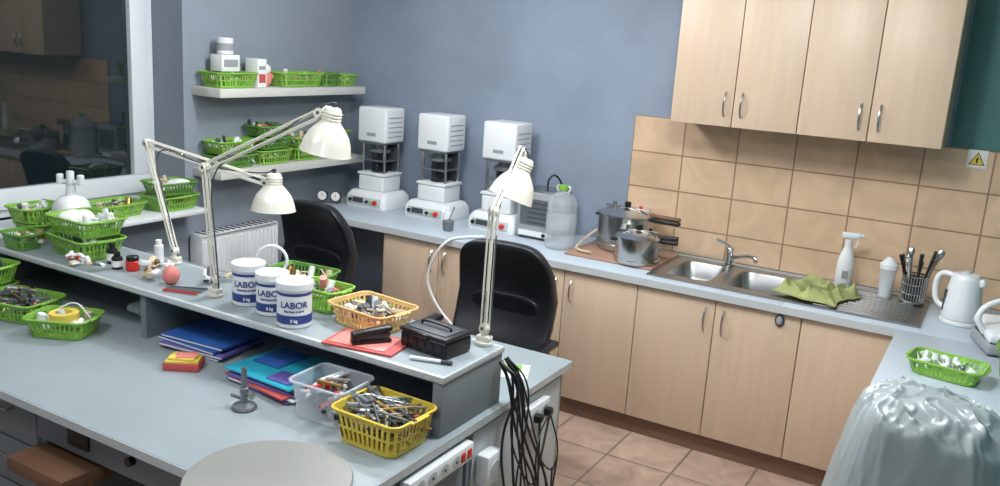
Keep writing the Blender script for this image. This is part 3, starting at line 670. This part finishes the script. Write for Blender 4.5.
m.tube(smoothp([(-.07,-.11,.06),(-.07,-.16,.10),(-.05,-.17,.15),(.05,-.17,.15),(.07,-.16,.10),(.07,-.11,.06)]),.008,STEEL,10)
m.tube(smoothp([(-.11,-.05,.08),(-.15,-.05,.14),(-.11,-.04,.20),(.0,-.02,.23),(.08,0,.22)]),.012,WPLAS,12)
m.cyl((.04,-.02,.105),.02,.01,DGREY); m.done((3.99,-.62,.851),.3)
# plastic covered chair
def cov(u,v):
    a=u*2*PI; top=1.175
    c0,s0=math.cos(a),math.sin(a)
    if v<.4:
        k=v/.4; r=.70*k; z=top-.06*k**2.5
    else:
        k=(v-.4)/.6; r=.70+.24*min(1,k*2.0)**.8+.16*k; z=top-.06-.80*k**.95
    w=noise.noise(Vector((c0*1.9,s0*1.9,v*1.9))); w2=noise.noise(Vector((c0*5,s0*5,v*5+3)))
    ridge=(1-abs(math.sin(a*6.5+3.2*w+v*2.5)))**2.2; rid2=(1-abs(math.sin(a*15+4*w2-v*4)))**3
    r=r*(1+.08*w*v)+(.075*ridge+.025*rid2)*max(0,v-.28)
    c=math.copysign(abs(c0)**.75,c0); s_=math.copysign(abs(s0)**.75,s0)
    q=noise.noise(Vector((c*r*2.6+4,s_*r*2.6,2))); q2=noise.noise(Vector((c*r*5+1,s_*r*5,7)))
    zz=z+(.018*(1-min(1,abs(q)*6))+.009*(1-min(1,abs(q2)*7)))*min(1,v*4)-.03*c*r
    return (c*r*.25,s_*r*.23,zz)
m=MB('plastic_covered_chair'); m.sheet(cov,200,76,FILM)
m.ell((0,0,.93),(.15,.06,.19),DGREY,.4,.5); m.ell((0,-.02,.47),(.2,.19,.04),DGREY,.4,.5); m.cyl((0,0,.1),.025,.36,DGREY); m.box((0,.05,.62),(.05,.02,.4),DGREY)
for k in range(5): m.tube([(0,0,.11),(.25*math.cos(k*1.2566),.25*math.sin(k*1.2566),.06)],.018,DGREY); m.ell((.24*math.cos(k*1.2566),.24*math.sin(k*1.2566),.027),(.027,.027,.027),BLACK,nu=12,nv=8)
m.done((3.82,-2.34,0),recalc=False,ang=80)
# ---------------------------------------------------------------- chairs
def chair(loc,rz):
    m=MB('office_chair')
    def bend(v):
        v=Vector(v); v.y+= -.9*v.x*v.x+ .06*math.cos(v.z*9); 
        v.x*=1-.18*max(0,(v.z)/.25)**2*.9-.06; return v
    m.ell((0,.27,.83),(.26,.045,.25),LEATHER,.35,.45,fn=bend,nu=44,nv=26)
    m.ell((0,.235,.74),(.19,.03,.10),LEATHER,.5,.5,fn=bend)
    m.ell((0,-.0,.47),(.25,.24,.05),LEATHER,.45,.45,nu=36,nv=16)
    m.box((0,.3,.52),(.07,.02,.32),BLACK,.006,R=RX(-.1)); m.box((0,.17,.405),(.07,.28,.02),BLACK,.005); m.box((0,0,.41),(.2,.2,.03),BLACK,.006)
    m.cyl((0,0,.10),.027,.31,BLACK); m.cyl((0,0,.07),.04,.06,BLACK)
    for k in range(5):
        a=k*1.2566+.3; c,s_=math.cos(a),math.sin(a)
        m.tube([(0,0,.10),(.15*c,.15*s_,.095),(.28*c,.28*s_,.07)],[.026,.022,.015],BLACK,10)
        m.cyl((.28*c-.012*s_,.28*s_+.012*c,.028),.027,.022,BLACK,16,R=align((s_,-c,0))); m.cyl((.28*c,.28*s_,.04),.008,.035,BLACK,8)
    for sg in(-1,1):
        m.tube(smoothp([(sg*.2,.05,.42),(sg*.29,.05,.43),(sg*.30,.06,.6),(sg*.295,.1,.67),(sg*.29,.0,.675)]),.013,BLACK,10)
        m.box((sg*.292,.03,.69),(.055,.27,.03),BLACK,.013,seg=3)
    return m.done(loc,rz)
chair((2.02,-1.53,0),.05); chair((.82,-1.48,0),-.05)
# ---------------------------------------------------------------- world, camera
w=bpy.data.worlds.new('night'); bpy.context.scene.world=w; w.use_nodes=True
w.node_tree.nodes['Background'].inputs[0].default_value=(.02,.03,.05,1); w.node_tree.nodes['Background'].inputs[1].default_value=.5
cd=bpy.data.cameras.new('camera'); co=bpy.data.objects.new('camera',cd); bpy.context.scene.collection.objects.link(co)
f=Vector((-.482,.8467,-.2259)).normalized(); u=Vector((-.168,.1637,.9724)); u=(u-f*u.dot(f)).normalized(); r=f.cross(u)
co.matrix_world=Matrix(((r.x,u.x,-f.x,3.85),(r.y,u.y,-f.y,-4.6),(r.z,u.z,-f.z,1.95),(0,0,0,1)))
cd.sensor_width=36; cd.lens=31.28; cd.clip_start=.05
bpy.context.scene.camera=co
bpy.context.scene.view_settings.view_transform='Standard'
bpy.context.scene.view_settings.exposure=-.05
